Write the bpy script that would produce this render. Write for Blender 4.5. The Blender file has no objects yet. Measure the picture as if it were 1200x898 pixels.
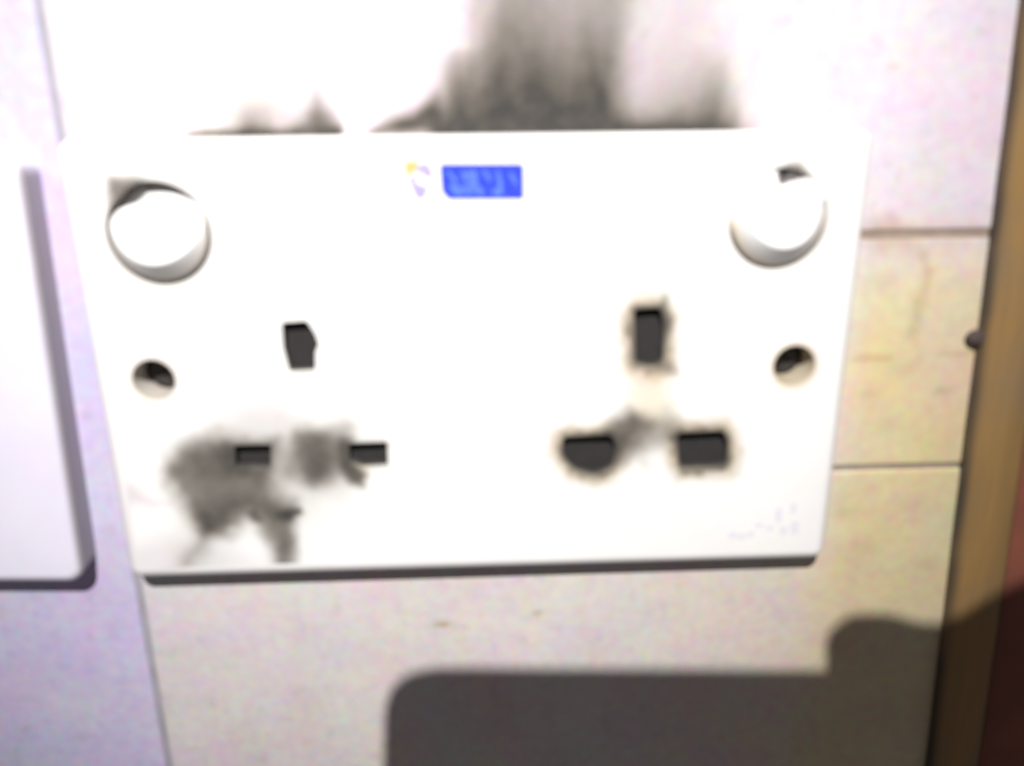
import bpy, bmesh, math, random
import numpy as np
from mathutils import Vector, Matrix
from mathutils.geometry import delaunay_2d_cdt

# ------------------------------------------------------------------ camera
MM = 0.001
CAM = np.array([1.273, -165.568, 50.211])              # mm; wall face is y = 0, room is at -y
RI = np.array([0.99921093, -0.03834165, -0.01036481])
UP = np.array([0.02202468, 0.31772833, 0.94792596])
FW = np.array([0.03305185, 0.94740626, -0.31832209])
scene = bpy.context.scene
col = scene.collection
cd = bpy.data.cameras.new('camera')
cam = bpy.data.objects.new('camera', cd)
col.objects.link(cam)
cd.sensor_width = 36.0
cd.lens = 30.0
cd.clip_start = 0.005
cd.clip_end = 50
cd.dof.use_dof = True                                    # phone held closer than it can focus
cd.dof.focus_distance = 0.45
cd.dof.aperture_fstop = 12
m = Matrix.Identity(4)
for i in range(3):
    m[i][0] = RI[i]; m[i][1] = UP[i]; m[i][2] = -FW[i]; m[i][3] = CAM[i] * MM
cam.matrix_world = m
scene.camera = cam

# ------------------------------------------------------------------ light
world = bpy.data.worlds.new('World')
scene.world = world
world.use_nodes = True
bg = world.node_tree.nodes['Background']
bg.inputs['Color'].default_value = (1.0, 0.92, 0.94, 1)
bg.inputs['Strength'].default_value = 0.112

LAMP = np.array([-26.0, -360.0, 307.0])
ld = bpy.data.lights.new('torch', 'SPOT')
ld.energy = 19.6
ld.color = (1.0, 0.98, 0.95)
ld.shadow_soft_size = 0.0019
ld.spot_size = math.radians(47)
ld.spot_blend = 1.0
lo = bpy.data.objects.new('torch', ld)
col.objects.link(lo)
lo.location = LAMP * MM
aim = Vector((-10, 0, 46)) * MM
lo.rotation_euler = (aim - lo.location).to_track_quat('-Z', 'Y').to_euler()

vs = scene.view_settings
vs.view_transform = 'Standard'; vs.look = 'None'
vs.exposure = 0.0; vs.gamma = 1.0; vs.use_curve_mapping = False

# ------------------------------------------------------------------ helpers
rng = np.random.default_rng(7)

def at(x, y, d=0.0):
    """a point measured in the photograph, taken back to the plane d mm in front of the wall -> (x, z) in mm"""
    v = RI * (x - 600) / 1000 - UP * (y - 449) / 1000 + FW
    s = (-d - CAM[1]) / v[1]
    p = CAM + v * s
    return np.array([p[0], p[2]])

def poly(pts, d=0.0):
    return np.array([at(x, y, d) for x, y in pts])

_lat = rng.random((256, 256))
def vnoise(x, y):
    x = np.asarray(x, float); y = np.asarray(y, float)
    xi = np.floor(x).astype(int); yi = np.floor(y).astype(int)
    fx = x - xi; fy = y - yi
    fx = fx * fx * (3 - 2 * fx); fy = fy * fy * (3 - 2 * fy)
    a = _lat[xi % 256, yi % 256]; b = _lat[(xi + 1) % 256, yi % 256]
    c = _lat[xi % 256, (yi + 1) % 256]; d = _lat[(xi + 1) % 256, (yi + 1) % 256]
    return (a * (1 - fx) + b * fx) * (1 - fy) + (c * (1 - fx) + d * fx) * fy

def fbm(x, y, o=4):
    s = 0; a = 0.5; t = 0
    for k in range(o):
        s = s + a * vnoise(x * 2 ** k + 17.3 * k, y * 2 ** k + 5.1 * k); t += a; a *= 0.5
    return s / t

def sst(a, b, x):
    t = np.clip((x - a) / (b - a), 0, 1)
    return t * t * (3 - 2 * t)

def inside(P, x, y):
    r = np.zeros(np.shape(x), bool)
    n = len(P)
    for i in range(n):
        x0, y0 = P[i]; x1, y1 = P[(i + 1) % n]
        if y0 == y1: continue
        c = ((y0 > y) != (y1 > y)) & (x < (x1 - x0) * (y - y0) / (y1 - y0) + x0)
        r ^= c
    return r

def sdf(P, x, y):
    d = np.full(np.shape(x), 1e9)
    n = len(P)
    for i in range(n):
        a = P[i]; b = P[(i + 1) % n]; e = b - a
        t = np.clip(((x - a[0]) * e[0] + (y - a[1]) * e[1]) / (e @ e + 1e-12), 0, 1)
        d = np.minimum(d, np.hypot(x - a[0] - t * e[0], y - a[1] - t * e[1]))
    return np.where(inside(P, x, y), -d, d)

def blot(P, x, y, soft, strength, wob=0.6):
    """a stain with an uneven soft edge"""
    nx = (fbm(x * 0.2, y * 0.2, 3) - 0.5) * 4 * wob
    ny = (fbm(x * 0.2 + 50, y * 0.2 + 31, 3) - 0.5) * 4 * wob
    m_ = 1 - sst(-soft * 1.15, soft * 1.15, sdf(P, x + nx, y + ny))
    return strength * m_ * (0.84 + 0.32 * fbm(x * 0.12 + 70, y * 0.12 + 12, 3))

def over(a, b):
    return 1 - (1 - a) * (1 - np.clip(b, 0, 1))

def mesh_obj(name, verts, faces, material, parent=None, smooth=False, attrs=None, angle=None):
    me = bpy.data.meshes.new(name)
    v = np.asarray(verts, float) * MM
    me.from_pydata([tuple(p) for p in v], [], faces)
    if attrs:
        for k, vals in attrs.items():
            at_ = me.attributes.new(k, 'FLOAT', 'POINT')
            at_.data.foreach_set('value', np.asarray(vals, np.float32))
    me.materials.append(material)
    if smooth:
        me.polygons.foreach_set('use_smooth', [True] * len(me.polygons))
    if angle:
        me.set_sharp_from_angle(angle=math.radians(angle))
    me.update()
    o = bpy.data.objects.new(name, me)
    col.objects.link(o)
    if parent: o.parent = parent
    return o

def tag(o, label=None, cat=None, group=None, kind=None):
    if label: o['label'] = label
    if cat: o['category'] = cat
    if group: o['group'] = group
    if kind: o['kind'] = kind
    return o

def empty(name, x, y, z):
    o = bpy.data.objects.new(name, None)
    o.empty_display_size = 0.01
    o.location = (x * MM, y * MM, z * MM)
    col.objects.link(o)
    return o

def settle(o, parent):
    """parent while keeping vertices given in world mm"""
    o.parent = parent
    o.matrix_parent_inverse = parent.matrix_basis.inverted()
    return o

# ------------------------------------------------------------------ materials
def mat(name):
    M_ = bpy.data.materials.new(name); M_.use_nodes = True
    nt = M_.node_tree
    return M_, nt, nt.nodes['Principled BSDF']

def N(nt, kind, **kw):
    n = nt.nodes.new(kind)
    for k, v in kw.items():
        if k in n.inputs: n.inputs[k].default_value = v
        else: setattr(n, k, v)
    return n

def mixc(nt, fac, a, b):
    n = nt.nodes.new('ShaderNodeMix'); n.data_type = 'RGBA'
    for s, v in ((0, fac), (6, a), (7, b)):
        if hasattr(v, 'is_linked') or isinstance(v, bpy.types.NodeSocket): nt.links.new(v, n.inputs[s])
        elif s == 0: n.inputs[s].default_value = v
        else: n.inputs[s].default_value = (*v, 1)
    return n.outputs[2]

def noise(nt, scale, detail=4, rough=0.55, stretch=None):
    tc = nt.nodes.new('ShaderNodeTexCoord')
    nz = N(nt, 'ShaderNodeTexNoise')
    nz.inputs['Scale'].default_value = scale; nz.inputs['Detail'].default_value = detail
    nz.inputs['Roughness'].default_value = rough
    src = tc.outputs['Object']
    if stretch:
        mp = nt.nodes.new('ShaderNodeMapping'); mp.inputs['Scale'].default_value = stretch
        nt.links.new(src, mp.inputs['Vector']); src = mp.outputs['Vector']
    nt.links.new(src, nz.inputs['Vector'])
    return nz.outputs['Fac']

def ramp(nt, fac, a, b):
    r = nt.nodes.new('ShaderNodeMapRange')
    r.inputs['From Min'].default_value = a; r.inputs['From Max'].default_value = b
    nt.links.new(fac, r.inputs['Value'])
    return r.outputs['Result']

def sooty(nt, c, brown, dark):
    """sooty tone, painted shade too: thin is brown, thick nearly black; fine grain breaks it up"""
    a = attr(nt, 'soot_shade')
    g_ = nt.nodes.new('ShaderNodeMath'); g_.operation = 'MULTIPLY_ADD'
    nt.links.new(noise(nt, 300, 4, 0.55), g_.inputs[0]); g_.inputs[1].default_value = 0.20; g_.inputs[2].default_value = 0.90
    v = nt.nodes.new('ShaderNodeMath'); v.operation = 'MULTIPLY'; v.use_clamp = True
    nt.links.new(a, v.inputs[0]); nt.links.new(g_.outputs[0], v.inputs[1])
    c = mixc(nt, v.outputs[0], c, brown)
    p = nt.nodes.new('ShaderNodeMath'); p.operation = 'POWER'; p.inputs[1].default_value = 1.7
    nt.links.new(v.outputs[0], p.inputs[0])
    return mixc(nt, p.outputs[0], c, dark)

def mottle(nt, c, scale, amount):
    tc = nt.nodes.new('ShaderNodeTexCoord')
    nz = nt.nodes.new('ShaderNodeTexNoise'); nz.inputs['Scale'].default_value = scale; nz.inputs['Detail'].default_value = 3
    nt.links.new(tc.outputs['Object'], nz.inputs['Vector'])
    n = nt.nodes.new('ShaderNodeMix'); n.data_type = 'RGBA'; n.blend_type = 'OVERLAY'
    n.inputs[0].default_value = amount
    nt.links.new(c, n.inputs[6]); nt.links.new(nz.outputs['Color'], n.inputs[7])
    return n.outputs[2]

def attr(nt, name):
    n = nt.nodes.new('ShaderNodeAttribute'); n.attribute_name = name
    return n.outputs['Fac']

def bump(nt, bs, h, strength, dist):
    b = nt.nodes.new('ShaderNodeBump'); b.inputs['Strength'].default_value = strength
    b.inputs['Distance'].default_value = dist
    nt.links.new(h, b.inputs['Height']); nt.links.new(b.outputs['Normal'], bs.inputs['Normal'])

def tile_material(name, base, alt):
    M_, nt, bs = mat(name)
    c = mixc(nt, ramp(nt, noise(nt, 38, 5), 0.35, 0.68), base, alt)
    c = mixc(nt, ramp(nt, noise(nt, 260, 4), 0.55, 0.75), c, tuple(0.86 * v for v in base))
    c = mixc(nt, attr(nt, 'grease'), c, (0.60, 0.485, 0.235))
    c = mixc(nt, attr(nt, 'rust'), c, (0.34, 0.23, 0.13))
    c = mottle(nt, c, 400, 0.22)
    c = mottle(nt, c, 70, 0.16)
    c = sooty(nt, c, (0.27, 0.235, 0.175), (0.038, 0.035, 0.033))
    nt.links.new(c, bs.inputs['Base Color'])
    r = nt.nodes.new('ShaderNodeMapRange')
    r.inputs['To Min'].default_value = 0.38; r.inputs['To Max'].default_value = 0.85
    nt.links.new(attr(nt, 'soot_shade'), r.inputs['Value'])
    nt.links.new(r.outputs['Result'], bs.inputs['Roughness'])
    bs.inputs['Specular IOR Level'].default_value = 0.3
    bump(nt, bs, noise(nt, 120, 4), 0.12, 0.0006)
    return M_

M_tile = tile_material('glazed_tile', (0.59, 0.535, 0.555), (0.555, 0.51, 0.51))
M_tile_pink = tile_material('glazed_tile_pink', (0.605, 0.535, 0.60), (0.58, 0.52, 0.575))
M_tile_cool = tile_material('glazed_tile_cool', (0.515, 0.47, 0.64), (0.49, 0.45, 0.62))  # bluish light at the left is put into this glaze colour

M_grout, nt, bs = mat('grout')
c = mixc(nt, ramp(nt, noise(nt, 90, 5), 0.3, 0.7), (0.32, 0.27, 0.24), (0.22, 0.18, 0.145))
nt.links.new(c, bs.inputs['Base Color']); bs.inputs['Roughness'].default_value = 0.95
bump(nt, bs, noise(nt, 700, 5), 0.5, 0.0006)

def plastic(name, base):
    M_, nt, bs = mat(name)
    c = mixc(nt, ramp(nt, noise(nt, 45, 4), 0.4, 0.75), base, tuple(v * 0.95 for v in base))
    c = mixc(nt, attr(nt, 'yellow'), c, (0.50, 0.37, 0.17))
    c = mixc(nt, attr(nt, 'stain_shade'), c, (0.42, 0.37, 0.42))
    c = mottle(nt, c, 150, 0.10)
    c = sooty(nt, c, (0.25, 0.215, 0.165), (0.036, 0.033, 0.031))
    nt.links.new(c, bs.inputs['Base Color'])
    r = nt.nodes.new('ShaderNodeMapRange')
    r.inputs['To Min'].default_value = 0.36; r.inputs['To Max'].default_value = 0.8
    nt.links.new(attr(nt, 'soot_shade'), r.inputs['Value'])
    nt.links.new(r.outputs['Result'], bs.inputs['Roughness'])
    bs.inputs['Specular IOR Level'].default_value = 0.4
    bump(nt, bs, noise(nt, 900, 3), 0.05, 0.0002)
    return M_

M_plate = plastic('white_plastic', (0.78, 0.77, 0.765))
M_plate2 = plastic('white_plastic_cool', (0.69, 0.66, 0.775))  # white plastic with the bluish light at the left mixed into its colour

M_dark, nt, bs = mat('charred_cavity')
c = mixc(nt, noise(nt, 400, 4), (0.010, 0.009, 0.010), (0.026, 0.022, 0.022))
nt.links.new(c, bs.inputs['Base Color']); bs.inputs['Roughness'].default_value = 0.9

M_screw, nt, bs = mat('tarnished_steel')
c = mixc(nt, noise(nt, 500, 4), (0.035, 0.032, 0.032), (0.07, 0.062, 0.058))
nt.links.new(c, bs.inputs['Base Color'])
bs.inputs['Metallic'].default_value = 0.6; bs.inputs['Roughness'].default_value = 0.55

def flat(name, c0, c1, scale=600, rough=0.5):
    M_, nt, bs = mat(name)
    c = mixc(nt, ramp(nt, noise(nt, scale, 3), 0.35, 0.65), c0, c1)
    nt.links.new(c, bs.inputs['Base Color']); bs.inputs['Roughness'].default_value = rough; bs.inputs['Specular IOR Level'].default_value = 0.2
    return M_

M_blue = flat('blue_print', (0.022, 0.042, 0.50), (0.035, 0.065, 0.60))
M_blue_light = flat('light_blue_print', (0.065, 0.13, 0.66), (0.10, 0.19, 0.70))
M_lilac = flat('lilac_print', (0.33, 0.28, 0.50), (0.40, 0.35, 0.56))
M_cream = flat('cream_print', (0.48, 0.40, 0.14), (0.52, 0.44, 0.2))
M_mark = flat('faint_grey_print', (0.67, 0.65, 0.71), (0.70, 0.68, 0.73))

M_wood, nt, bs = mat('varnished_wood')
g = noise(nt, 60, 6, 0.6, (9, 9, 0.6))
c = mixc(nt, ramp(nt, g, 0.3, 0.7), (0.245, 0.155, 0.065), (0.32, 0.185, 0.065))
c = mixc(nt, ramp(nt, noise(nt, 25, 4), 0.45, 0.7), c, (0.22, 0.16, 0.10))
c = mixc(nt, attr(nt, 'soot_shade'), c, (0.06, 0.05, 0.04))
nt.links.new(c, bs.inputs['Base Color']); bs.inputs['Roughness'].default_value = 0.5
bs.inputs['Specular IOR Level'].default_value = 0.3
bump(nt, bs, g, 0.25, 0.0005)

M_red = flat('red_paint', (0.25, 0.085, 0.055), (0.19, 0.07, 0.05), 60, 0.5)
M_rust = flat('dark_rusted_iron', (0.05, 0.04, 0.045), (0.09, 0.065, 0.055), 900, 0.9)
M_black = flat('black_plastic', (0.02, 0.02, 0.022), (0.03, 0.03, 0.03), 200, 0.5)

# ------------------------------------------------------------------ wall: grout bed with tiles
ZT, ZB = 120.0, -150.0
XL, XR = -210.0, 190.0

def wall_soot(x, z):
    """smoke stains left on the tiles above the socket plate (mm, wall plane)"""
    b = 43.5                                             # top edge of the plate
    h = z - b
    wx = x + (fbm(x * 0.10, z * 0.05) - 0.5) * 5 + (fbm(x * 0.5, z * 0.15) - 0.5) * 1.6
    fade = lambda H: np.clip(1 - h / H, 0, 1)
    def band(x0, x1, s0, s1):
        return sst(x0 - s0, x0 + s0, wx) * (1 - sst(x1 - s1, x1 + s1, wx))
    s = 0.0 * x
    # wide central plume, dense core
    s = over(s, 0.99 * band(at(545, 90)[0] + np.clip(h, 0, 30) * 0.20, at(732, 90)[0] + np.clip(h, 0, 30) * 0.05, 4.5, 5.0) * (0.50 + 0.50 * sst(0, 1, fade(25))))
    s = over(s, 0.44 * band(at(540, 60)[0], at(850, 60)[0], 2.0, 7.0) * (0.55 + 0.45 * fade(30)))
    s = over(s, 0.36 * band(at(520, 90)[0], at(600, 90)[0], 0.9, 3) * fade(40))
    # darkest knot above the plate
    kx, _ = at(533, 135)
    s = over(s, 1.0 * np.exp(-((wx - kx) / 4.0) ** 2) * fade(15) ** 0.4)
    # low skirt right of the plume
    s = over(s, 0.97 * band(at(500, 150)[0], at(868, 150)[0], 3, 10) * np.exp(-np.clip(h - 1.0, 0, None) / 2.8))
    # right-hand tongue
    tx, _ = at(832, 120)
    s = over(s, 0.9 * np.exp(-((wx - tx) / 5.4) ** 2) * fade(16) ** 1.0)
    # wedge left of the plume
    W = poly([(424, 154), (470, 136), (512, 112), (530, 160), (424, 162)])
    s = over(s, blot(W, x, z, 1.8, 0.86, 0.5))
    # two small tongues further left
    W = poly([(368, 100), (404, 152), (404, 164), (330, 164), (352, 135)])
    s = over(s, blot(W, x, z, 2.6, 0.95, 0.5) * (0.6 + 0.4 * fade(9)))
    ux, _ = at(305, 140)
    s = over(s, 0.86 * np.exp(-((wx - ux) / 5.6) ** 2) * fade(8) ** 0.7)
    W = poly([(218, 156), (262, 152), (400, 148), (400, 166), (218, 166)])
    s = over(s, blot(W, x, z, 0.8, 0.85, 0.3))
    # a clean wedge where the two stains meet
    W = poly([(404, 166), (399, 140), (372, 60), (430, 60), (470, 118), (430, 148), (426, 166)])
    s = s * (1 - blot(W, x, z, 0.8, 0.93, 0.2))
    st = fbm(x * 0.20 + 5 + z * 0.01, z * 0.04, 3)                   # rising streaks
    s = s * np.where(s < 0.97, 0.87 + 0.26 * st, 1)
    return np.where(h > -6, np.clip(s, 0, 0.985), 0)

def wall_grease(x, z):
    s = 0.78 * sst(66, 84, x) * (1 - sst(8, 34, z)) * (0.75 + 0.42 * fbm(x * 0.05, z * 0.05, 2))
    s = s * (1 - 0.35 * sst(-40, -75, z))
    s = over(s, 0.30 * sst(20, 80, x) * sst(-30, -60, z))
    s = over(s, 0.13 * sst(-60, 10, x) * sst(-30, -60, z) * fbm(x * 0.05 + 9, z * 0.06))
    return np.clip(s, 0, 1)

def wall_rust(x, z):
    s = 0.0 * x
    W = poly([(1082, 292), (1092, 292), (1086, 350), (1074, 398), (1066, 396), (1076, 345)])
    s = over(s, blot(W, x, z, 1.2, 0.42, 0.8))
    W = poly([(1076, 150), (1082, 150), (1078, 215), (1072, 215)])
    s = over(s, blot(W, x, z, 1.3, 0.13, 0.6))
    W = poly([(1102, 140), (1108, 140), (1100, 225), (1092, 225)])
    s = over(s, blot(W, x, z, 1.5, 0.12, 0.6))
    W = poly([(1020, 262), (1050, 255), (1075, 268), (1072, 292), (1020, 290)])
    s = over(s, blot(W, x, z, 2.4, 0.42, 0.9))
    W = poly([(998, 417), (1046, 415), (1046, 422), (998, 424)])      # hairline crack, in two lengths
    s = over(s, blot(W, x, z, 0.6, 0.45, 0.3))
    W = poly([(1098, 415), (1142, 411), (1142, 416), (1098, 420)])
    s = over(s, blot(W, x, z, 0.55, 0.38, 0.3))
    for (px, py, r, a) in ((515, 731, 1.1, 0.8), (522, 731, 0.8, 0.8), (630, 719, 0.9, 0.7), (1046, 78, 0.8, 0.35), (1104, 458, 1.6, 0.4),
                           (1018, 462, 1.4, 0.28), (1030, 330, 2.6, 0.14), (1060, 430, 3.0, 0.16), (1075, 590, 3.2, 0.18), (1010, 640, 3.0, 0.16), (1085, 660, 2.4, 0.2), (1120, 330, 2.2, 0.14), (1040, 500, 2.6, 0.14), (988, 600, 1.8, 0.35), (1090, 318, 1.0, 0.3)):
        c = at(px, py)
        s = over(s, a * np.exp(-(((x - c[0]) / (r * 1.35)) ** 2 + ((z - c[1]) / (r * 0.75)) ** 2)))
    # dirt caught along the open joint beside the plate
    jz = at(1090, 275)[1]
    s = over(s, 0.55 * sst(68, 76, x) * np.exp(-(np.abs(z - jz) / 1.5)) * (0.4 + fbm(x * 0.3, z * 0.3)))
    return np.clip(s, 0, 1)

wall = mesh_obj('wall', [(XL, 0.6, ZB), (XR, 0.6, ZB), (XR, 0.6, ZT), (XL, 0.6, ZT),
                         (XL, 12, ZB), (XR, 12, ZB), (XR, 12, ZT), (XL, 12, ZT)],
                [(0, 1, 2, 3), (5, 4, 7, 6), (4, 0, 3, 7), (1, 5, 6, 2), (3, 2, 6, 7), (4, 5, 1, 0)], M_grout)
tag(wall, kind='structure')

def tile(x0, x1, z0, z1, material, step=1.1, lift=0.0):
    r = 0.55
    def axis(a, b):
        e = [0, 0.12 * r, 0.35 * r, 0.65 * r, r]
        n = max(2, int((b - a - 2 * r) / step))
        mid = np.linspace(a + r, b - r, n)[1:-1]
        return np.array([a + t for t in e] + list(mid) + [b - t for t in e[::-1]])
    xs, zs = axis(x0, x1), axis(z0, z1)
    X, Z = np.meshgrid(xs, zs)
    d = np.minimum(np.minimum(X - x0, x1 - X), np.minimum(Z - z0, z1 - Z))
    t = np.clip(1 - d / r, 0, 1)
    Y = r * 0.75 * (1 - np.sqrt(np.clip(1 - t * t, 0, 1))) - lift + (fbm(X * 0.02 + 3, Z * 0.02) - 0.5) * 0.25
    edge = d < 1e-6
    Y = np.where(edge, 3.0, Y)
    nx = len(xs)
    V = np.stack([X, Y, Z], -1).reshape(-1, 3)
    F = [(j * nx + i, j * nx + i + 1, (j + 1) * nx + i + 1, (j + 1) * nx + i) for j in range(len(zs) - 1) for i in range(nx - 1)]
    x, z = V[:, 0], V[:, 2]
    return mesh_obj('tile', V, F, material, wall, True,
                    {'soot_shade': wall_soot(x, z), 'grease': wall_grease(x, z), 'rust': wall_rust(x, z)})

M_grout_pale = flat('pale_grout', (0.36, 0.34, 0.39), (0.29, 0.28, 0.31), 120, 0.95)
JX = -75.1; g = 0.75; Z1 = 23.6; Z2 = -26.6
V_ = [(JX - g, 0.45, ZB), (JX + g, 0.45, ZB), (JX + g, 0.45, ZT), (JX - g, 0.45, ZT), (JX - g, 2, ZB), (JX + g, 2, ZB), (JX + g, 2, ZT), (JX - g, 2, ZT)]
for _v, _m in ((V_, M_grout_pale), ([(JX + 1, 0.4, Z1 - 0.8), (XR, 0.4, Z1 - 0.8), (XR, 0.4, Z1 + 0.8), (JX + 1, 0.4, Z1 + 0.8), (JX + 1, 2, Z1 - 0.8), (XR, 2, Z1 - 0.8), (XR, 2, Z1 + 0.8), (JX + 1, 2, Z1 + 0.8)],
                                    flat('brown_grout', (0.36, 0.28, 0.23), (0.26, 0.20, 0.16), 150, 0.95))):
    mesh_obj('grout_line', _v, [(0, 1, 2, 3), (5, 4, 7, 6), (4, 0, 3, 7), (1, 5, 6, 2), (3, 2, 6, 7), (4, 5, 1, 0)], _m, wall)
tile(XL, JX - g, -110, ZT, M_tile_cool, 1.6)
tile(XL, JX - g, ZB, -111.5, M_tile_cool, 3)
tile(JX + g, XR, Z1 + 0.8, ZT, M_tile_pink, 0.8)
tile(JX + g, XR, Z2 + 0.6, Z1 - 0.8, M_tile_pink, 0.9, -0.1)
tile(JX + g, XR, -125.6, Z2 - 0.6, M_tile, 1.1, 0.1)
tile(JX + g, XR, ZB, -126.8, M_tile, 3)

# ------------------------------------------------------------------ plates
def rrect(cx, cz, hw, hh, r, n=8):
    P = []
    for (sx, sz, a0) in ((1, 1, 0), (-1, 1, 90), (-1, -1, 180), (1, -1, 270)):
        for k in range(n + 1):
            a = math.radians(a0 + 90 * k / n)
            P.append((cx + sx * (hw - r) + r * math.cos(a), cz + sz * (hh - r) + r * math.sin(a)))
    return np.array(P)

def circle(c, r, n=40):
    a = np.linspace(0, 2 * math.pi, n, endpoint=False)
    return np.stack([c[0] + r * np.cos(a), c[1] + r * np.sin(a)], -1)

def grow(P, d):
    c = P.mean(0); out = []
    n = len(P)
    A = 0.5 * sum(P[i][0] * P[(i + 1) % n][1] - P[(i + 1) % n][0] * P[i][1] for i in range(n))
    s = 1 if A > 0 else -1
    for i in range(n):
        e0 = P[i] - P[i - 1]; e1 = P[(i + 1) % n] - P[i]
        n0 = np.array([e0[1], -e0[0]]) / (np.hypot(*e0) + 1e-9); n1 = np.array([e1[1], -e1[0]]) / (np.hypot(*e1) + 1e-9)
        b = n0 + n1; b = b / (b @ b + 1e-9) * 2
        L = np.hypot(*b)
        if L > 1.6: b *= 1.6 / L
        out.append(P[i] + s * d * b)
    return np.array(out)

def round_poly(P, r, n=3):
    """round the corners of a polygon"""
    out = []
    m_ = len(P)
    for i in range(m_):
        a, b, c = P[i - 1], P[i], P[(i + 1) % m_]
        u = (a - b); lu = np.hypot(*u); v = (c - b); lv = np.hypot(*v)
        k = min(r, lu * 0.45, lv * 0.45)
        p, q = b + u / lu * k, b + v / lv * k
        for t in np.linspace(0, 1, n + 1):
            out.append((1 - t) ** 2 * p + 2 * t * (1 - t) * b + t * t * q)
    return np.array(out)

def build_plate(name, cx, cz, hw, hh, corner, thick, bev, holes, material, parent, step, stains, back=0.0):
    """front sheet with holes and rounded border; holes = list of (loop, wall_depth, edge_round, char)"""
    V = []; F = []; S = []
    yf = -thick
    inner = rrect(cx, cz, hw - bev, hh - bev, max(corner - bev, 0.6))
    loops = [inner] + [grow(h[0], h[2]) for h in holes]
    pts = []; edges = []
    for L in loops:
        b0 = len(pts); n = len(L)
        pts += [Vector(p) for p in L]
        edges += [(b0 + i, b0 + (i + 1) % n) for i in range(n)]
    gx = np.arange(cx - hw + bev + step, cx + hw - bev - step * 0.4, step)
    gz = np.arange(cz - hh + bev + step, cz + hh - bev - step * 0.4, step)
    X, Z = np.meshgrid(gx, gz); X = X.ravel(); Z = Z.ravel()
    X = X + (rng.random(X.shape) - 0.5) * step * 0.3; Z = Z + (rng.random(Z.shape) - 0.5) * step * 0.3
    keep = sdf(inner, X, Z) < -step * 0.4
    for L in loops[1:]: keep &= sdf(L, X, Z) > step * 0.4
    pts += [Vector((a, b)) for a, b in zip(X[keep], Z[keep])]
    ov, oe, of, *_ = delaunay_2d_cdt(pts, edges, [], 1 if False else 0, 1e-5)
    ov = np.array([tuple(p) for p in ov]); of = np.array([tuple(t) for t in of])
    cen = ov[of].mean(1)
    ok = inside(inner, cen[:, 0], cen[:, 1])
    for L in loops[1:]: ok &= ~inside(L, cen[:, 0], cen[:, 1])
    of = of[ok]
    V = [(a, yf, b) for a, b in ov]
    A = np.array(V)
    e1 = A[of[:, 1]] - A[of[:, 0]]; e2 = A[of[:, 2]] - A[of[:, 0]]
    flip = np.cross(e1, e2)[:, 1] > 0
    F = [tuple(t[::-1]) if f else tuple(t) for t, f in zip(of, flip)]
    char_shade = [0.0] * len(V)
    def ring(pr, yr, pv, ch):
        b0 = len(V); n = len(pr)
        for p in pr: V.append((p[0], yr, p[1])); char_shade.append(ch)
        return b0, n
    # rounded border
    prev = ring(inner, yf, None, 0)
    for k in range(1, 7):
        a = math.radians(90 * k / 6)
        o = bev * (1 - math.sin(a)); dy = bev * (1 - math.cos(a))
        cur = ring(rrect(cx, cz, hw - o, hh - o, max(corner - o, 0.6)), yf + dy, None, 0)
        for i in range(cur[1]):
            j = (i + 1) % cur[1]; F.append((prev[0] + i, cur[0] + i, cur[0] + j, prev[0] + j))
        prev = cur
    cur = ring(rrect(cx, cz, hw - 0.25, hh - 0.25, corner), -back, None, 0)
    for i in range(cur[1]):
        j = (i + 1) % cur[1]; F.append((prev[0] + i, cur[0] + i, cur[0] + j, prev[0] + j))
    # hole walls
    for (loop, depth, er, ch) in holes:
        a = ring(grow(loop, er), yf, None, 0)
        b = ring(grow(loop, er * 0.3), yf + er * 0.3, None, ch * 0.7)
        c = ring(loop, yf + er, None, ch)
        d = ring(loop, yf + depth, None, ch)
        for p, q in ((a, b), (b, c), (c, d)):
            for i in range(p[1]):
                j = (i + 1) % p[1]; F.append((p[0] + j, q[0] + j, q[0] + i, p[0] + i))
    V = np.array(V); char_shade = np.array(char_shade)
    st = stains(V[:, 0], V[:, 2]) if stains else {k: np.zeros(len(V)) for k in ('soot_shade', 'yellow', 'stain_shade')}
    st['soot_shade'] = np.maximum(st['soot_shade'], char_shade)
    o = mesh_obj(name, V, F, material, None, True, st, 35)
    return settle(o, parent)

T = 8.0                                                  # plate thickness
socket = empty('double_socket', 0, 0, -43.9)
tag(socket, 'white double wall socket with scorched pin holes and two round rocker switches', 'socket')

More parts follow.
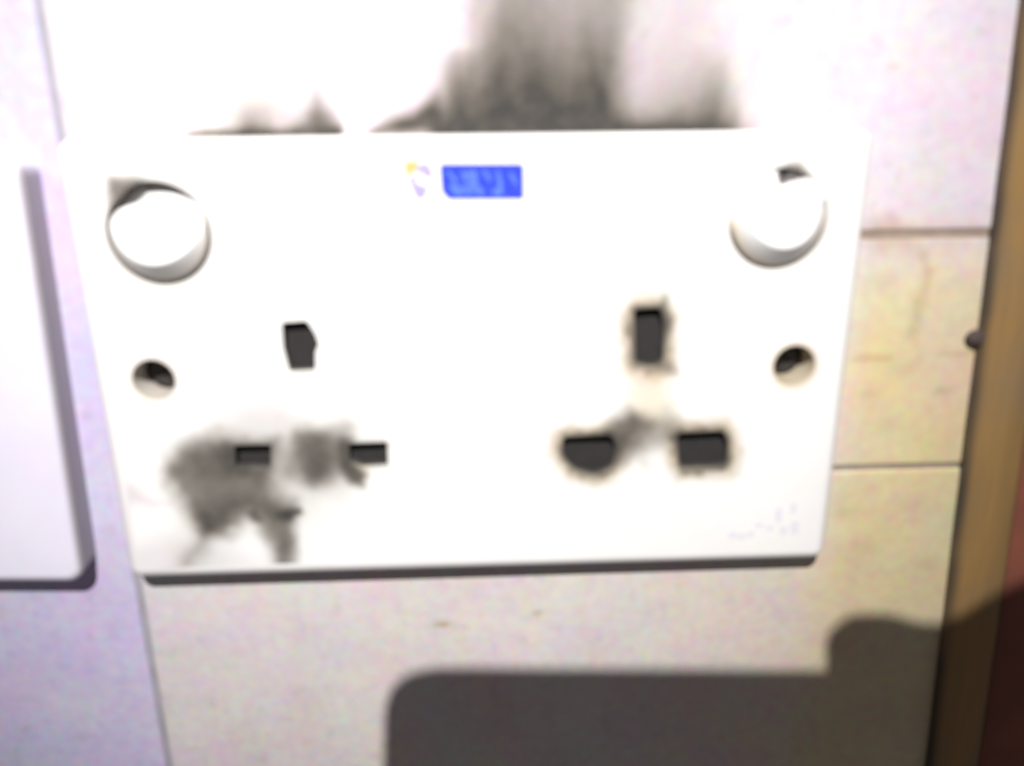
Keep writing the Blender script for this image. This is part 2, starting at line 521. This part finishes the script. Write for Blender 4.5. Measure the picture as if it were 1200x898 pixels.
H = {}
def hole(key, pts, r, n=3): H[key] = round_poly(poly(pts, T), r, n)
hole('le', [(331, 379), (359, 377), (368, 391), (373, 404), (369, 412), (369, 433), (340, 435), (333, 408)], 0.5)
hole('ll', [(275, 523), (317, 522), (317, 547), (276, 548)], 0.35)
hole('ln', [(409, 521), (453, 519), (454, 544), (424, 546), (410, 540)], 0.35)
hole('re', [(744, 364), (773, 362), (778, 380), (776, 424), (766, 429), (746, 425)], 0.9)
hole('rl', [(661, 514), (716, 512), (722, 525), (716, 548), (696, 556), (674, 549), (661, 534)], 1.0)
hole('rn', [(795, 510), (848, 507), (853, 522), (850, 546), (798, 548)], 0.9)
SCL, SCR = at(180, 446, T), at(931, 429, T)
SWL, SWR = np.array([-57.0, 27.2]), np.array([56.6, 28.0])
holes = [(H['le'], 1.8, 0.25, 0.9), (H['ll'], 1.8, 0.25, 0.95), (H['ln'], 1.8, 0.25, 0.95),
         (H['re'], 1.8, 0.5, 0.95), (H['rl'], 1.8, 0.6, 0.97), (H['rn'], 1.8, 0.5, 0.97),
         (circle(SCL, 4.0), 7.8, 0.3, 0.35), (circle(SCR, 4.0), 7.8, 0.3, 0.3),  # screw well walls: shade inside the wells painted on
         (circle(SWL, 9.35, 56), 5.5, 0.25, 0.65), (circle(SWR, 9.35, 56), 5.5, 0.25, 0.15)]  # switch well walls: gap shadow round the rockers painted on

def plate_stains(x, z):
    P_ = lambda p: poly(p, T)
    s = 0.0 * x; yl = 0.0 * x; hz = 0.0 * x
    # big smoke smudge under the left socket
    s = over(s, blot(P_([(192, 558), (204, 520), (246, 511), (280, 516), (318, 522), (324, 558), (318, 588), (292, 600), (280, 606), (262, 620), (240, 622), (224, 606), (208, 586)]), x, z, 3.2, 0.78, 1.0))
    s = over(s, blot(P_([(230, 590), (300, 580), (285, 604), (262, 622), (240, 624), (226, 610)]), x, z, 2.0, 0.4, 0.7))
    s = over(s, blot(P_([(236, 610), (262, 605), (240, 640), (226, 668), (215, 668)]), x, z, 2.8, 0.48, 0.7))
    s = over(s, blot(P_([(290, 585), (345, 588), (344, 615), (348, 650), (344, 680), (328, 680), (320, 640), (306, 615)]), x, z, 2.1, 0.74, 0.7))
    s = over(s, blot(P_([(318, 640), (346, 630), (348, 672), (328, 672)]), x, z, 1.8, 0.35, 0.4))
    s = over(s, blot(P_([(322, 598), (352, 594), (356, 600), (338, 609), (324, 606)]), x, z, 0.7, 0.95, 0.3))
    s = over(s, blot(P_([(288, 600), (300, 596), (308, 612), (296, 612)]), x, z, 0.9, 0.8, 0.3))
    # smudge between the left slots
    s = over(s, blot(P_([(330, 535), (345, 512), (372, 502), (408, 508), (420, 530), (402, 558), (365, 566), (338, 560)]), x, z, 2.4, 0.68, 1.0))
    s = over(s, blot(P_([(352, 520), (382, 512), (392, 535), (380, 562), (356, 562)]), x, z, 2.2, 0.6, 0.8))
    s = over(s, blot(P_([(398, 516), (414, 514), (414, 540), (430, 556), (426, 572), (408, 566), (398, 545)]), x, z, 1.0, 0.84, 0.4))
    yl = over(yl, blot(P_([(410, 542), (432, 545), (428, 560), (412, 556)]), x, z, 1.0, 0.45, 0.3))
    s = over(s, blot(P_([(262, 518), (320, 516), (322, 552), (264, 556)]), x, z, 1.6, 0.55, 0.5))
    s = over(s, blot(P_([(342, 432), (368, 432), (366, 450), (348, 448)]), x, z, 1.4, 0.22, 0.4))
    s = over(s, blot(P_([(326, 382), (340, 380), (342, 425), (334, 420)]), x, z, 0.8, 0.25, 0.3))
    hz = over(hz, blot(P_([(250, 470), (330, 450), (345, 500), (280, 505)]), x, z, 3.0, 0.25, 1.0))
    s = over(s, blot(P_([(235, 500), (300, 478), (400, 490), (440, 520), (410, 580), (350, 610), (240, 600)]), x, z, 6.0, 0.30, 1.2))
    s = over(s, blot(P_([(205, 600), (300, 600), (262, 640), (250, 685), (200, 685)]), x, z, 4.5, 0.16, 0.8))
    # dull film near the lower left corner
    hz = over(hz, blot(P_([(110, 500), (140, 560), (178, 584), (200, 592), (120, 596), (105, 560)]), x, z, 1.6, 0.45, 0.6))
    hz = over(hz, blot(P_([(140, 640), (240, 628), (330, 668), (330, 690), (140, 690)]), x, z, 3.0, 0.28, 0.8))
    # scorch round the right holes
    def halo(k, w, a, soft, colr=None):
        d = sdf(H[k], x + (fbm(x * 0.6, z * 0.6) - 0.5) * 2.2, z + (fbm(x * 0.6 + 9, z * 0.6 + 4) - 0.5) * 2.2)
        return a * (1 - sst(w - soft, w + soft, d))
    for k, w, a in (('re', 1.1, 0.80), ('rl', 1.0, 0.88), ('rn', 1.1, 0.88)):
        s = over(s, halo(k, w, a, 1.3)); s = over(s, halo(k, w + 1.5, 0.28, 2.2)); yl = over(yl, halo(k, w + 1.6, 0.62, 2.0))
    for k in ('ll', 'ln'):
        s = over(s, halo(k, 0.1, 0.4, 0.5))
    s = over(s, blot(P_([(770, 365), (779, 345), (785, 342), (784, 365), (790, 380), (784, 392), (776, 384)]), x, z, 1.0, 0.62, 0.4))
    s = over(s, blot(P_([(772, 424), (790, 428), (796, 438), (780, 440)]), x, z, 1.2, 0.62, 0.4))
    s = over(s, blot(P_([(700, 512), (712, 492), (738, 480), (760, 492), (748, 520), (726, 545), (716, 548)]), x, z, 2.2, 0.80, 0.8))
    s = over(s, blot(P_([(738, 486), (780, 484), (798, 498), (795, 520), (760, 530), (735, 545)]), x, z, 2.6, 0.58, 0.9))
    yl = over(yl, blot(P_([(735, 430), (785, 430), (792, 500), (735, 515)]), x, z, 3.2, 0.42, 1.0))
    s = over(s, blot(P_([(748, 535), (768, 540), (760, 554), (750, 548)]), x, z, 1.2, 0.22, 0.4))
    # grime round the screw holes and the switch wells
    for c, a in ((SCL, 0.25), (SCR, 0.60)):
        r = np.hypot(x - c[0], z - c[1])
        yl = over(yl, a * (1 - sst(3.9, 5.6, r)))
    for c in (SWL, SWR):
        r = np.hypot(x - c[0], z - c[1])
        yl = over(yl, 0.12 * (1 - sst(9.3, 10.2, r)))
    # heat mark at the left switch well's rim
    s = over(s, blot(P_([(126, 206), (146, 208), (168, 206), (172, 214), (140, 232), (128, 240)]), x, z, 0.9, 0.80, 0.25))
    hz = over(hz, blot(P_([(118, 200), (190, 200), (172, 220), (130, 246), (118, 240)]), x, z, 1.5, 0.40, 0.4))
    s = over(s, blot(P_([(912, 199), (926, 190), (938, 191), (950, 203), (930, 206)]), x, z, 0.8, 0.70, 0.2))  # shadow in the gap above the right rocker, painted dark
    return {'soot_shade': np.clip(s, 0, 0.96), 'yellow': np.clip(yl, 0, 1), 'stain_shade': np.clip(hz, 0, 1)}

plate = build_plate('face_plate', 0, 0, 73, 43.9, 2.6, T, 2.0, holes, M_plate, socket, 0.75, plate_stains, back=0.05)

# dark moulded body seen through the pin holes
def box(x0, x1, y0, y1, z0, z1):
    V = [(x0, y0, z0), (x1, y0, z0), (x1, y0, z1), (x0, y0, z1), (x0, y1, z0), (x1, y1, z0), (x1, y1, z1), (x0, y1, z1)]
    return V, [(0, 1, 2, 3), (5, 4, 7, 6), (4, 0, 3, 7), (1, 5, 6, 2), (3, 2, 6, 7), (4, 5, 1, 0)]

for cx_ in (-33.6, 33.6):
    V, F = box(cx_ - 20, cx_ + 20, -5.2, -1.2, -28, 14)
    settle(mesh_obj('contact_block', V, F, M_dark), socket)

# screws at the bottom of the two fixing wells
def disc_loft(rings, c, flip=False):
    """rings: list of (radius, y)"""
    V = []; F = []; n = 32
    for (r, y) in rings:
        for k in range(n):
            a = 2 * math.pi * k / n
            V.append((c[0] + r * math.cos(a), y, c[1] + r * math.sin(a)))
    for i in range(len(rings) - 1):
        for k in range(n):
            j = (k + 1) % n
            F.append((i * n + k, i * n + j, (i + 1) * n + j, (i + 1) * n + k))
    F.append(tuple(range(n)))
    return V, F

for c, ang in ((SCL, 25), (SCR, -40)):
    V, F = disc_loft([(2.6, -1.9), (3.4, -1.5), (3.8, -0.9), (3.95, -0.3)], c)
    sc = settle(mesh_obj('screw', V, F, M_screw, None, True, None, 40), socket)
    V, F = box(-2.9, 2.9, -1.96, -1.8, -0.45, 0.45)
    a = math.radians(ang)
    V = [(c[0] + x * math.cos(a) - z * math.sin(a), y, c[1] + x * math.sin(a) + z * math.cos(a)) for x, y, z in V]
    sl = mesh_obj('slot', V, F, M_dark)
    sl.parent = sc; sl.matrix_parent_inverse = (sc.matrix_parent_inverse @ sc.matrix_basis).inverted() if False else Matrix.Identity(4)

# round rocker switches: a tilted face that is sunk at the top and stands proud below
def rocker(c, top, low, zlow, slope, notch, rim, R=9.0):
    nr, na = 36, 96
    V = []; F = []
    def h(x, z):
        r = np.hypot(x, z)
        plane = low + (z - zlow) * (top - low) / (R - zlow)
        cone = slope * (R - r) - 0.4
        k = 0.35
        e = np.clip(0.5 + 0.5 * (cone - plane) / k, 0, 1)
        v = cone * (1 - e) + plane * e - k * e * (1 - e)
        v = np.where(z > 2.0, v * (1 - sst(2, 5, z)) + np.minimum(plane, 40 * (R - r) + 5) * sst(2, 5, z), v)
        for (ang, wid, dep, rr) in notch:
            a = np.degrees(np.arctan2(z, x)); da = (a - ang + 180) % 360 - 180
            v = v - dep * np.clip(1 - np.abs(da) / wid, 0, 1) ** 0.7 * sst(rr, rr + 0.5, r - 0 + np.abs(da) / wid * 0) 
        return v
    rs = R * np.linspace(0, 1, nr + 1) ** 0.8
    for i, r in enumerate(rs[1:]):
        for k in range(na):
            a = 2 * math.pi * k / na
            x, z = r * math.cos(a), r * math.sin(a)
            V.append((c[0] + x, -(T + float(h(np.array(x), np.array(z)))), c[1] + z))
    V.append((c[0], -(T + float(h(np.array(0.0), np.array(0.0)))), c[1])); ctr = len(V) - 1
    for k in range(na): F.append((ctr, (k + 1) % na, k))
    for i in range(nr - 1):
        for k in range(na):
            j = (k + 1) % na
            F.append((i * na + k, i * na + j, (i + 1) * na + j, (i + 1) * na + k))
    b = len(V)
    for k in range(na):
        a = 2 * math.pi * k / na
        V.append((c[0] + R * math.cos(a), -2.6, c[1] + R * math.sin(a)))
    for k in range(na):
        j = (k + 1) % na
        F.append(((nr - 1) * na + k, (nr - 1) * na + j, b + j, b + k))
    V = np.array(V)
    x, z = V[:, 0] - c[0], V[:, 2] - c[1]
    r = np.hypot(x, z)
    at_ = {'soot_shade': 0.70 * sst(R - 0.9, R, r) * sst(rim + 4, rim, z) + 0.10 * sst(R - 4.0, R - 2, r) * sst(1, -4, z), 'yellow': (0.25 if rim > 0 else 0.55) * sst(R - 2.8, R, r) * sst(3, -2, z),  # rim and lower slope painted darker to deepen their shade
           'stain_shade': 0.25 * fbm(x * 0.4 + 3, z * 0.4) * sst(-2, -6, z)}
    return settle(mesh_obj('rocker_switch', V, F, M_plate, None, True, at_, 50), socket)

rocker(SWL, -4.3, 4.1, -4.4, 1.12, [(135, 26, 2.5, 5.8)], 3.0)
rocker(SWR, -0.5, 4.5, -4.2, 1.12, [(76, 21, 6.0, 5.2)], -3.5)
for c in (SWL, SWR):
    V, F = disc_loft([(9.34, -2.55), (9.34, -1.5)], c)
    settle(mesh_obj('switch_well', V, F, M_dark), socket)

# printed maker's badge: blue block with pale slanted strokes, emblem beside it
def sheet(name, P, y, thick, material, parent):
    n = len(P)
    A = 0.5 * sum(P[i][0] * P[(i + 1) % n][1] - P[(i + 1) % n][0] * P[i][1] for i in range(n))
    if A < 0: P = P[::-1]
    V = [(p[0], y - thick, p[1]) for p in P] + [(p[0], y, p[1]) for p in P]
    F = [tuple(range(n))] + [(i, n + i, n + (i + 1) % n, (i + 1) % n) for i in range(n)]
    return settle(mesh_obj(name, V, F, material), parent)

def strokes(name, polys, y, thick, material, parent):
    V = []; F = []
    for P in polys:
        n = len(P); b = len(V)
        A = 0.5 * sum(P[i][0] * P[(i + 1) % n][1] - P[(i + 1) % n][0] * P[i][1] for i in range(n))
        if A < 0: P = P[::-1]
        V += [(p[0], y - thick, p[1]) for p in P] + [(p[0], y, p[1]) for p in P]
        F += [tuple(range(b, b + n))] + [(b + i, b + n + i, b + n + (i + 1) % n, b + (i + 1) % n) for i in range(n)]
    return mesh_obj(name, V, F, material)

def zp(x, y):                                            # enlarged view of the badge -> photo
    return (440 + x / 5.4545, 170 + y / 5.45)
badge = sheet('badge', round_poly(poly([zp(412, 122), zp(945, 122), zp(948, 345), zp(470, 348), zp(425, 300)], T), 0.5), -T, 0.06, M_blue, socket)
bars = []
for q in ([(445, 165), (480, 165), (530, 235), (500, 240)], [(535, 170), (575, 165), (612, 238), (580, 240)],
          [(585, 165), (640, 165), (655, 250), (625, 320), (585, 320), (540, 262), (600, 250)],
          [(470, 250), (520, 250), (585, 322), (500, 322)],
          [(675, 160), (712, 160), (748, 235), (722, 240)], [(770, 165), (800, 165), (818, 320), (760, 322), (740, 300), (785, 270)],
          [(850, 180), (878, 175), (915, 250), (890, 255)], [(640, 262), (668, 255), (700, 322), (650, 322)]):
    bars.append(round_poly(poly([zp(*p) for p in q], T), 0.4))
lt = strokes('lettering', bars, -T - 0.06, 0.03, M_blue_light, None)
lt.parent = badge; lt.matrix_parent_inverse = (badge.matrix_parent_inverse).copy() if False else Matrix.Identity(4)
em = strokes('emblem', [grow(round_poly(poly([zp(*p) for p in q], T), 0.4), 0.28) for q in (
    [(262, 168), (300, 122), (335, 130), (362, 190), (332, 206), (308, 172)],
    [(222, 205), (245, 205), (262, 262), (300, 262), (335, 290), (285, 345), (262, 318), (235, 250)])], -T, 0.05, M_lilac, None)
settle(em, socket)
ec = strokes('emblem_accent', [grow(round_poly(poly([zp(*p) for p in q], T), 0.4), 0.2) for q in (
    [(190, 110), (272, 106), (262, 148), (225, 180), (205, 195), (192, 160)],)], -T, 0.05, M_cream, None)
settle(ec, socket)
mk = []
def zq(x, y): return (830 + x / 7.06, 570 + y / 7.06)
for (a, b, w, h_) in ((560, 185, 42, 105), (690, 150, 30, 70), (690, 300, 50, 85), (170, 385, 60, 40), (250, 395, 50, 38), (330, 375, 40, 40), (390, 310, 60, 24), (480, 330, 50, 30), (600, 340, 46, 50)):
    mk.append(round_poly(poly([zq(a, b), zq(a + w, b - 4), zq(a + w, b + h_), zq(a, b + h_ + 4)], T) + 0.0, 0.3))
mk = [grow(q, 0.22) for q in mk]
settle(strokes('rating_mark', mk, -T, 0.03, M_mark, None), socket)

# ------------------------------------------------------------------ neighbouring plate, cut by the frame
nb = empty('wall_plate', -124, 0, -42.5)
tag(nb, 'plain white wall plate at the left edge beside the double socket', 'wall plate')
def edge_shade(x, z):
    e = sst(42.0, 42.8, np.abs(x + 125.5))  # side faces painted darker, standing for their shade
    return {'soot_shade': 0.34 * e * (0.75 + 0.5 * fbm(x * 0.2, z * 0.2)), 'yellow': 0 * x, 'stain_shade': 0.25 * e}
build_plate('face_plate', -125.5, -0.4, 43, 42.6, 3.4, T, 1.8, [], M_plate2, nb, 2.2, edge_shade, back=0.05)
nb.rotation_euler[1] = math.radians(2.0)                # hung slightly askew

# ------------------------------------------------------------------ wooden strip, red board, nail
def extrude_profile(name, prof, z0, z1, lean, material, soot_shade=None, n=60):
    """prof: (x, y) open profile from left-back round the front to right-back; leans with height"""
    zs = np.linspace(z0, z1, n); V = []; F = []; k = len(prof)
    for z in zs:
        w = (fbm(np.array(z * 0.04), np.array(2.0)) - 0.5) * 0.5
        for (x, y) in prof: V.append((x + lean * z + w, y, z))
    for i in range(n - 1):
        for j in range(k - 1):
            F.append((i * k + j, i * k + j + 1, (i + 1) * k + j + 1, (i + 1) * k + j))
    F.append(tuple(range(k))[::-1]); F.append(tuple((n - 1) * k + j for j in range(k)))
    V = np.array(V)
    s = np.zeros(len(V))
    if soot_shade is not None:
        for j, v in enumerate(soot_shade): s[j::k] = v
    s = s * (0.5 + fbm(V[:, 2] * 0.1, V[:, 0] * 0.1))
    return mesh_obj(name, V, F, material, None, True, {'soot_shade': np.clip(s, 0, 1)}, 40)

lean = -0.0450
X0 = 102.8
strip = extrude_profile('wooden_strip', [(X0, 0.6), (X0, -1.4), (X0 + 0.25, -2.3), (X0 + 0.9, -2.9), (X0 + 2.0, -3.1), (X0 + 6, -3.2), (X0 + 11.0, -3.0), (X0 + 11.9, -2.4), (X0 + 12.2, -1.2), (X0 + 12.2, 0.6)],
                        -140, 110, lean, M_wood, [0.95, 0.9, 0.75, 0.4, 0.1, 0, 0.1, 0.5, 0.9, 0.95])  # darker towards both side edges
tag(strip, 'brown varnished wooden strip running down the tiles at the right edge', 'wooden strip')
X1 = X0 + 12.6
red = extrude_profile('red_board', [(X1, 0.6), (X1, -0.6), (X1 + 0.3, -1.2), (X1 + 1.0, -1.5), (X1 + 14, -1.6), (X1 + 28, -1.5), (X1 + 28.6, -1.0), (X1 + 28.6, 0.6)], -140, 110, lean, M_red)
tag(red, 'red painted board showing just right of the brown wooden strip', 'board')

nc = at(1149, 397, 1.5)
V, F = disc_loft([(0.9, -2.2), (1.8, -1.9), (2.2, -1.2), (2.1, -0.5), (1.0, -0.4), (1.0, 3)], nc)
V = [(nc[0] + (x - nc[0]) * 1.25, y, nc[1] + (z - nc[1]) * 0.8) for x, y, z in V]
nail = mesh_obj('nail', V, F, M_rust, None, True, None, 50)
tag(nail, 'small dark nail head in the tile beside the brown wooden strip', 'nail')

# ------------------------------------------------------------------ the camera body whose shadow falls on the wall
def caster_pt(px, py, depth):
    """where the lamp ray to the wall point under (px, py) crosses the plane y = -depth"""
    w = at(px, py); W = np.array([w[0], 0.3, w[1]])
    t = depth / -LAMP[1]
    return W + (LAMP - W) * t
hc = empty('handheld_camera', 20, -172, 90)
tag(hc, 'dark camera body held up before the wall, casting the rounded shadow', 'camera')
DEP = 172.0
def slab(name, pix, r, d0, d1):
    P = np.array([caster_pt(x, y, DEP)[[0, 2]] for x, y in pix])
    P = round_poly(P, r, 6)
    n = len(P)
    V = [(p[0], -d0, p[1]) for p in P] + [(p[0], -d1, p[1]) for p in P]
    A = 0.5 * sum(P[i][0] * P[(i + 1) % n][1] - P[(i + 1) % n][0] * P[i][1] for i in range(n))
    F = [tuple(range(n)), tuple(range(2 * n - 1, n - 1, -1))] + [(i, n + i, n + (i + 1) % n, (i + 1) % n) for i in range(n)]
    return settle(mesh_obj(name, V, F, M_black), hc)
slab('body', [(452, 782), (1320, 788), (1320, 1040), (446, 1040)], 7.0, DEP, DEP + 1.6)
slab('hand_slab', [(968, 900), (964, 730), (990, 705), (1040, 704), (1075, 716), (1110, 716), (1160, 684), (1330, 610), (1330, 900)], 6.5, DEP + 1.7, DEP + 3.2)  # unseen slab shaped to cast the shadow of the holding hand
